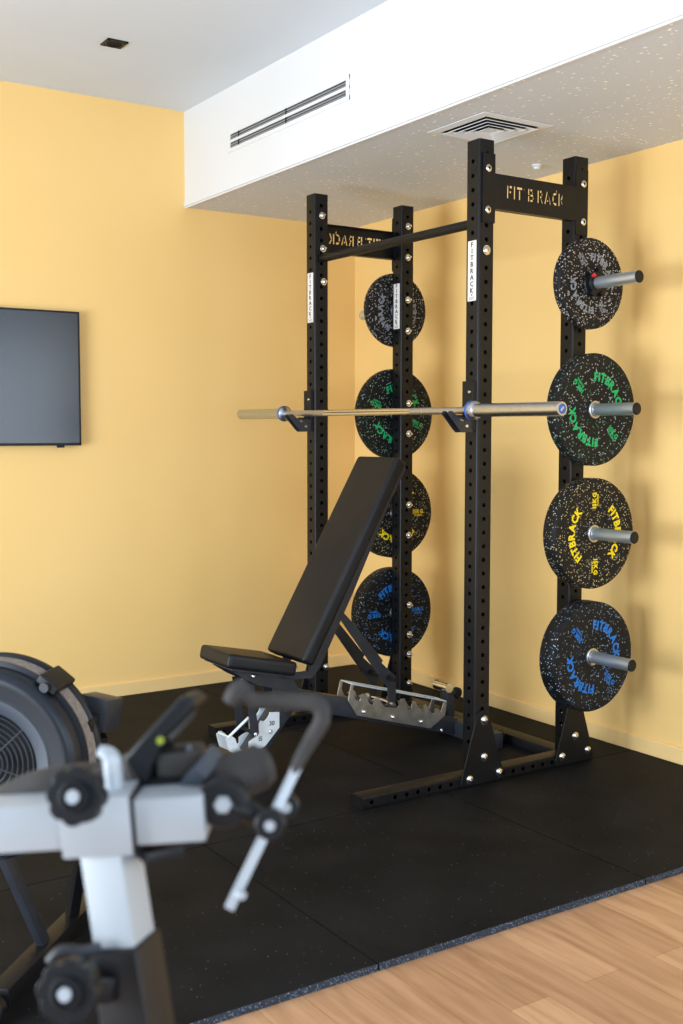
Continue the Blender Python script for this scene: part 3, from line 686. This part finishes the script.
# front ladder, link and pin
f6 = lambda x_, y_: (220+x_/5.25, 620+y_/5.25)
fp = [f6(*p) for p in ((32, 622), (58, 606), (80, 622), (94, 660), (112, 682), (140, 684), (152, 668), (152, 640), (176, 622), (196, 612), (206, 590), (206, 545), (214, 528), (226, 532), (236, 528), (248, 516), (258, 498), (262, 484), (312, 484), (312, 565), (270, 620), (238, 662), (190, 690), (150, 700), (100, 712), (50, 690), (40, 660))]
for yy in (3.652, 3.73):
    b = MB(); b.prism([(q.x, yy, q.z) for q in (ony(px, py, 3.652) for px, py in fp)], (0, .004, 0)); b.build('seat_ladder', M['zincw'], bench, smooth=0, bevel=.0005)
t = MB()
for s_, px, py in (('30', 273, 541), ('15', 213, 623)):
    p = ony(*f6(px, py), 3.6515); line_text(t.bm, s_, .024, Matrix.Translation(p) @ Matrix.Rotation(PI/2, 4, 'X') @ Matrix.Rotation(-.05, 4, 'Z'), .0004, .002)
t.build('angle_numbers', M['inkb'], bench, smooth=0)
lk = [f6(*p) for p in ((138, 325), (182, 325), (188, 470), (206, 590), (200, 608), (172, 608), (160, 590), (150, 470))]
for yy in (3.634, 3.744):
    b = MB(); b.prism([(q.x, yy, q.z) for q in (ony(px, py, 3.634) for px, py in lk)], (0, .005, 0)); b.build('seat_link', M['slate'], bench, smooth=0, bevel=.001)
bb(*f6(186, 598), 3.634, .009); bb(*f6(263, 585), 3.652, .009); bb(*f6(250, 425), 3.64, .009)
pc = ony(*f6(186, 598), 3.634); b = MB(); b.cyl(pc, pc+Vector((0, .12, 0)), .007); b.build('seat_pin', M['plasticb'], bench)
g1, g2 = ony(*f6(45, 615), 3.652), ony(*f6(150, 512), 3.652)
b = MB(); b.tube([g2, g1, g1+Vector((0, .078, 0))], .0055, 8, sub=1); b.build('seat_guard', M['zincw'], bench)
# rear post with roller handle and wheels
b = MB(); b.box((2.975, YM, .135), (.04, .05, .135), None, .003); b.build('rear_post', M['slate'], bench)
b = MB(); b.cyl((2.958, YM-.035, .215), (2.958, YM+.055, .215), .021, seg=20); b.build('lift_handle', M['chrome'], bench)
b = MB(); b.lathe([(0, 0), (.018, 0), (.024, .006), (.024, .022), (.018, .028), (0, .028)], (3.012, YM-.03, .185), (0, 1, 0), 24); b.build('handle_knob', M['plasticb'], bench)
for yy in (YM-.24, YM+.20):
    b = MB(); b.lathe([(0, 0), (.025, 0), (.03, .005), (.03, .025), (.025, .03), (0, .03)], (3.062, yy, .036), (0, 1, 0), 24); b.build('wheel', M['plasticb'], bench)

# ------------------------------------------------------------------ rowing machine with the fan (left, behind the bike)
AN = Vector((-.669, -.743, 0)); AT = Vector((.743, -.669, 0)); AZ = Vector((0, 0, 1))
FC = dep(-17, 766, 2.52)            # centre of the fan's front face
FBk = FC-AN*.125
row = thing('rowing_machine', 'black rowing machine with a large round fan housing at the left edge', 'rowing machine', (FBk.x, FBk.y, 0))
b = MB(); b.lathe([(0, 0), (.226, 0), (.235, .004), (.235, .014), (.229, .019), (.222, .020), (0, .020)], FBk, AN, 96); b.build('rear_shell', M['plasticb'], row)
b = MB(); b.lathe([(.222, .020), (.228, .024), (.228, .070), (.222, .074)], FBk, AN, 96); b.build('mesh_band', M['grey'], row)
b = MB(); b.lathe([(.222, .070), (.230, .074), (.230, .080), (.220, .083), (.218, .098), (.215, .112), (.207, .121), (.196, .1245), (.186, .1225), (.156, .1185), (.150, .104), (.150, .08)], FBk, AN, 96); b.build('front_shell', M['shell'], row)
b = MB(); b.lathe([(.156, .1185), (.153, .122), (.128, .118), (.122, .113), (.122, .10)], FBk, AN, 96); b.build('inner_ring', M['bluegrey'], row)
b = MB(); b.lathe([(0, .05), (.15, .05)], FBk, AN, 48); b.build('fan_disc', M['slot'], row)
b = MB()
for k in range(9):
    r = .014+k*.0123; pts = [FBk+AN*.108+(AT*math.cos(2*PI*i/48)+AZ*math.sin(2*PI*i/48))*r for i in range(49)]
    b.tube(pts, .0016, 6, sub=1)
for k in range(6):
    a_ = 2*PI*k/6+.75; u = AT*math.cos(a_)+AZ*math.sin(a_); b.tube([FBk+AN*.110, FBk+AN*.110+u*.123], .0015, 6, sub=1)
b.cyl(FBk+AN*.10, FBk+AN*.114, .016); b.build('grille', M['ring'], row)
# clamp over the band
ang = R_(52); u = AT*math.cos(ang)+AZ*math.sin(ang); tg = AT*-math.sin(ang)+AZ*math.cos(ang)
rot = Matrix((tg, AN, u)).transposed()
b = MB(); b.box(FBk+u*.232+AN*.047, (.055, .105, .022), rot, .006, 3); ck = b.build('band_clamp', M['plasticb'], row)
b = MB(); b.cyl(FBk+u*.226+AN*.100, FBk+u*.226+AN*.108, .011); b.build('clamp_screw', M['slate'], ck)
# box at the side of the housing and its strut
cb = dep(99, 712, 2.66)
b = MB(); b.box(cb, (.078, .08, .078), (Matrix.Rotation(R_(12), 3, 'Y') @ Matrix.Rotation(R_(-48), 3, 'Z')), .004); b.build('bracket_box', M['slate'], row)
b = MB(); b.bar(FBk+AT*.20+AZ*.06+AN*.03, cb-AZ*.01, .04, .05, bevel=.003); b.build('bracket_arm', M['plasticb'], row)
q0 = dep(101, 735, 2.66); F0 = Vector((.78, 2.52, 0))
foot_d = Vector((.69, .72, 0)).normalized()
b = MB(); b.bar(F0-foot_d*.13+AZ*.04, F0+foot_d*.42+AZ*.04, .05, .05, bevel=.004); b.build('front_foot', M['black'], row)
pA = F0+foot_d*.26+AZ*.06
b = MB(); b.bar(pA, q0, .026, .03, bevel=.003); b.build('rear_strut', M['black'], row)
pB = F0+foot_d*.10+AZ*.06
b = MB(); b.bar(pB, dep(4, 855, 2.58), .034, .02, AT, bevel=.003); b.build('front_strut', M['slate'], row)
for t_ in (-.16, .44):
    c_ = F0+foot_d*t_; b = MB(); b.lathe([(0, 0), (.022, 0), (.03, .005), (.03, .03), (.022, .035), (0, .035)], c_+AZ*.0305-foot_d*.0175, foot_d, 24); b.build('transport_wheel', M['plasticb'], row)
# rail running off to the left, rear foot and sliding seat
r0 = FBk-AT*.15-AZ*.16+AN*.05; r1 = r0-AT*1.35+AZ*.02
b = MB(); b.bar(r0, r1, .06, .08, bevel=.004); b.build('rail', M['alu'], row)
b = MB(); b.bar(r1+AT*.1, Vector((r1.x, r1.y, .04))+AT*.02, .05, .05, bevel=.003); b.bar(Vector((r1.x, r1.y, .03))-AN*.22, Vector((r1.x, r1.y, .03))+AN*.22, .05, .058, bevel=.004); b.build('rear_leg', M['black'], row)
sc_ = r0-AT*.85+AZ*.075
b = MB(); b.box(sc_, (.22, .28, .04), Matrix((AT, AN, AZ)).transposed(), .015, 3); b.build('sliding_seat', M['plasticb'], row)

# ------------------------------------------------------------------ exercise bike in the foreground (out of focus)
bike = thing('exercise_bike', 'blurred silver and black exercise bike post with knobs in the left foreground', 'exercise bike', (.45, .93, ZF))
D = 1.06
eL, eR = dep(-70, 836, D+.01), dep(204, 819, D)
dv = (eR-eL).normalized(); nv = dv.cross(Vector((0, 0, 1))).normalized(); uv = nv.cross(dv)      # nv points away from the camera or back
if nv.dot(fw) < 0: nv = -nv
uv = dv.cross(nv); uv = uv if uv.z > 0 else -uv
off = nv*.0225
b = MB(); b.bar(eL+off, eR+off, .045, .0445, uv, bevel=.003); b.build('slider_beam', M['alu'], bike)
c0, c1 = dep(60, 829, D), dep(132, 824.5, D)
b = MB(); b.bar(c0+off, c1+off, .053, .0575, uv, bevel=.003); b.build('slider_sleeve', M['alu'], bike)
b = MB(); b.bar(c1+off, c1+off+dv*.003, .0535, .056, uv); b.build('sleeve_gap_shade', M['plasticb'], bike, smooth=0)  # thin black slab stands in for the shade of the gap beside the sleeve
b = MB(); p = dep(113, 772, D+.02); b.tube([p-uv*.02, p+uv*.010, p+uv*.018-dv*.004, p+uv*.022-dv*.012], [.009, .009, .008, .005], 16); b.build('locking_pin', M['alu'], bike)
p0 = dep(103, 856, D)+nv*.028; p1 = dep(118, 952, D)+nv*.028
pd = (p1-p0).normalized()
ang = R_(38); fx_ = (dv-pd*dv.dot(pd)).normalized(); fy_ = pd.cross(fx_)
if fy_.dot(fw) < 0: fy_ = -fy_
ang = R_(16); fyr = fy_*math.cos(ang)+fx_*math.sin(ang)      # front face turned to the left
b = MB(); b.bar(p0-pd*.004, p1+pd*.02, .044, .044, fyr, bevel=.004, seg=3); b.build('inner_post', M['alu'], bike)
pe = p1+pd*((p1.z-ZF-.03)/-pd.z)
b = MB(); b.bar(p1, pe, .052, .052, fyr, bevel=.004, seg=3); b.build('outer_post', M['black'], bike)
# main frame and floor feet below the picture
b = MB(); b.bar(pe+Vector((0, 0, .015))-dv*.85, pe+Vector((0, 0, .015))+dv*.10, .07, .05, bevel=.005); b.build('base_rail', M['black'], bike)
for k in (-.83, .06):
    q = pe+dv*k; q.z = ZF+.021
    b = MB(); b.bar(q-nv*.24, q+nv*.24, .06, .042, bevel=.005); b.build('floor_foot', M['black'], bike)
def knob(c, r, th, nrm, name, lobes=8):
    nrm = nrm.normalized(); x = nrm.orthogonal().normalized(); y = nrm.cross(x); pts = []
    for i in range(192):
        a = 2*PI*i/192; rr = r*(.87+.13*abs(math.cos(lobes*a/2))**.7); pts.append(c+(x*math.cos(a)+y*math.sin(a))*rr)
    b = MB(); b.prism(pts, nrm*th); o = b.build(name, M['plasticb'], bike, bevel=.003, smooth=50)
    q = MB(); q.lathe([(0, th+.001), (r*.36, th+.001), (r*.42, th+.004), (r*.52, th+.0035), (r*.56, th-.001)], c, nrm, 32); q.build('knob_rim', M['plasticb'], o)
    q = MB(); q.cyl(c+nrm*(th-.002), c+nrm*(th+.005), .0062); q.build('knob_pin', M['alu'], o)
kn = (-fw*.95-rt*.12+up*.12)
c = dep(81, 794, D-.030); knob(c, .0270, .018, kn, 'slider_knob'); b = MB(); b.cyl(c, c+nv*.035, .008); b.build('knob_bolt', M['chrome'], bike)
c = dep(74, 987, D-.036); knob(c, .0285, .020, kn, 'post_knob')
b = MB(); b.bar(dep(62, 985, D-.012), dep(112, 987, D+.010), .022, .026, bevel=.004); b.build('clamp_lug', M['plasticb'], bike)
b = MB(); b.tube([dep(50, 962, D), dep(62, 951, D), dep(82, 952, D), dep(100, 948, D)], .006); b.build('clamp_lever', M['slate'], bike)
# padded black handlebar sweeping behind the beam up to the display
pts = [dep(-90, 850, 1.16), dep(-40, 830, 1.15), dep(0, 812, 1.14), dep(40, 795, 1.13), dep(80, 788, 1.13), dep(112, 783, 1.13), dep(140, 770, 1.12)]
b = MB(); b.tube(pts, [.022, .023, .024, .025, .025, .024, .020], 20); b.build('handlebar', M['foam'], bike)
b = MB(); e = .085
poly = [dep(x_, y_, 1.11) for x_, y_ in ((110, 772), (142, 737), (177, 699), (186, 696), (196, 704), (168, 737), (153, 765), (146, 797), (118, 797))]
b.prism(poly, fw*e*.55+rt*e*.10); mon = b.build('display_unit', M['plasticb'], bike, bevel=.004, smooth=40)
b = MB(); b.cyl(dep(160, 741, 1.107), dep(160, 741, 1.10)+fw*.02, .0038); b.build('lime_button', M['lime'], mon)
b = MB(); b.bar(dep(166, 742, 1.12), dep(190, 716, 1.14), .006, .03, fw, bevel=.001); b.build('display_edge', M['foam'], mon)
b = MB(); b.bar(dep(160, 765, 1.14), dep(204, 762, 1.14), .05, .034, up, bevel=.006); b.build('display_mount', M['foam'], bike)
b = MB(); b.bar(dep(150, 785, 1.13), dep(215, 785, 1.12), .04, .022, up, bevel=.006); b.build('clamp_block', M['plasticb'], bike)
b = MB(); b.bar(dep(192, 782, 1.09), dep(211, 757, 1.13), .016, .03, fw, bevel=.002); b.build('side_bracket', M['bluegrey'], bike)
b = MB(); b.cyl(dep(187, 747, 1.125), dep(189, 748, 1.119), .0032); b.build('screw', M['bluegrey'], bike)
b = MB(); b.tube([dep(196, 792, 1.12), dep(225, 780, 1.12), dep(262, 766, 1.13)], [.0245, .0245, .0235], 24); b.cyl(dep(258, 768, 1.13), dep(268, 764, 1.135), .0235, .018); b.build('foam_grip', M['foam'], bike)
c = dep(223, 804, 1.07)
b = MB(); b.lathe([(0, 0), (.022, 0), (.025, .004), (.025, .016), (.022, .020), (.014, .021), (0, .019)], c+fw*.02, -fw, 40); rc_ = b.build('round_clamp', M['plasticb'], bike)
b = MB(); b.lathe([(0, .006), (.0075, .006), (.009, .003), (.009, 0), (0, 0)], c-fw*.0005, -fw, 6); b.build('hex_bolt', M['alu'], rc_, smooth=0)
b = MB(); b.tube([dep(232, 806, 1.08), dep(250, 812, 1.08), dep(262, 820, 1.08), dep(270, 826, 1.08)], [.012, .011, .009, .008], 14); b.build('clamp_arm', M['plasticb'], bike)
b = MB(); b.cyl(dep(205, 800, 1.09), dep(224, 803, 1.09), .010); b.build('arm_stub', M['plasticb'], bike)
for px, py, r in ((270, 825, .0145), (286, 807, .0125)):
    c = dep(px, py, 1.044 if px == 270 else 1.088); b = MB(); b.lathe([(0, 0), (r-.002, 0), (r, .003), (r, .012), (r-.002, .014), (0, .014)], c+fw*.012, -fw, 32); o = b.build('rod_clamp', M['plasticb'], bike)
    b = MB(); b.lathe([(0, .005), (.0045, .005), (.0055, 0), (0, 0)], c-fw*.0005, -fw, 12); b.build('clamp_screw', M['alu'], o)
b = MB(); b.bar(dep(229, 909, 1.05), dep(299, 762, 1.075), .0095, .007, fw, bevel=.001); b.build('silver_rod', M['alu'], bike)
b = MB(); b.cyl(dep(238, 893, 1.052), dep(243, 896, 1.045), .004); b.build('rod_screw', M['alu'], bike)
b = MB(); b.tube([dep(294, 772, 1.075), dep(301, 757, 1.075), dep(312, 738, 1.08), dep(322, 720, 1.08), dep(319, 706, 1.08), dep(303, 702, 1.08), dep(275, 701, 1.08), dep(252, 700, 1.075), dep(239, 692, 1.07)], [.0055, .0065, .0075, .008, .008, .0078, .0075, .0072, .007], 16); b.build('rubber_hook', M['foam'], bike)
b = MB(); b.tube([dep(247, 684, 1.07), dep(237, 692, 1.068), dep(230, 702, 1.07)], [.007, .0095, .0075], 14); b.build('hook_tip', M['foam'], bike)
b = MB(); b.box(dep(160, 851, 1.09), (.04, .03, .014), None, .004); b.build('under_clamp', M['plasticb'], bike)
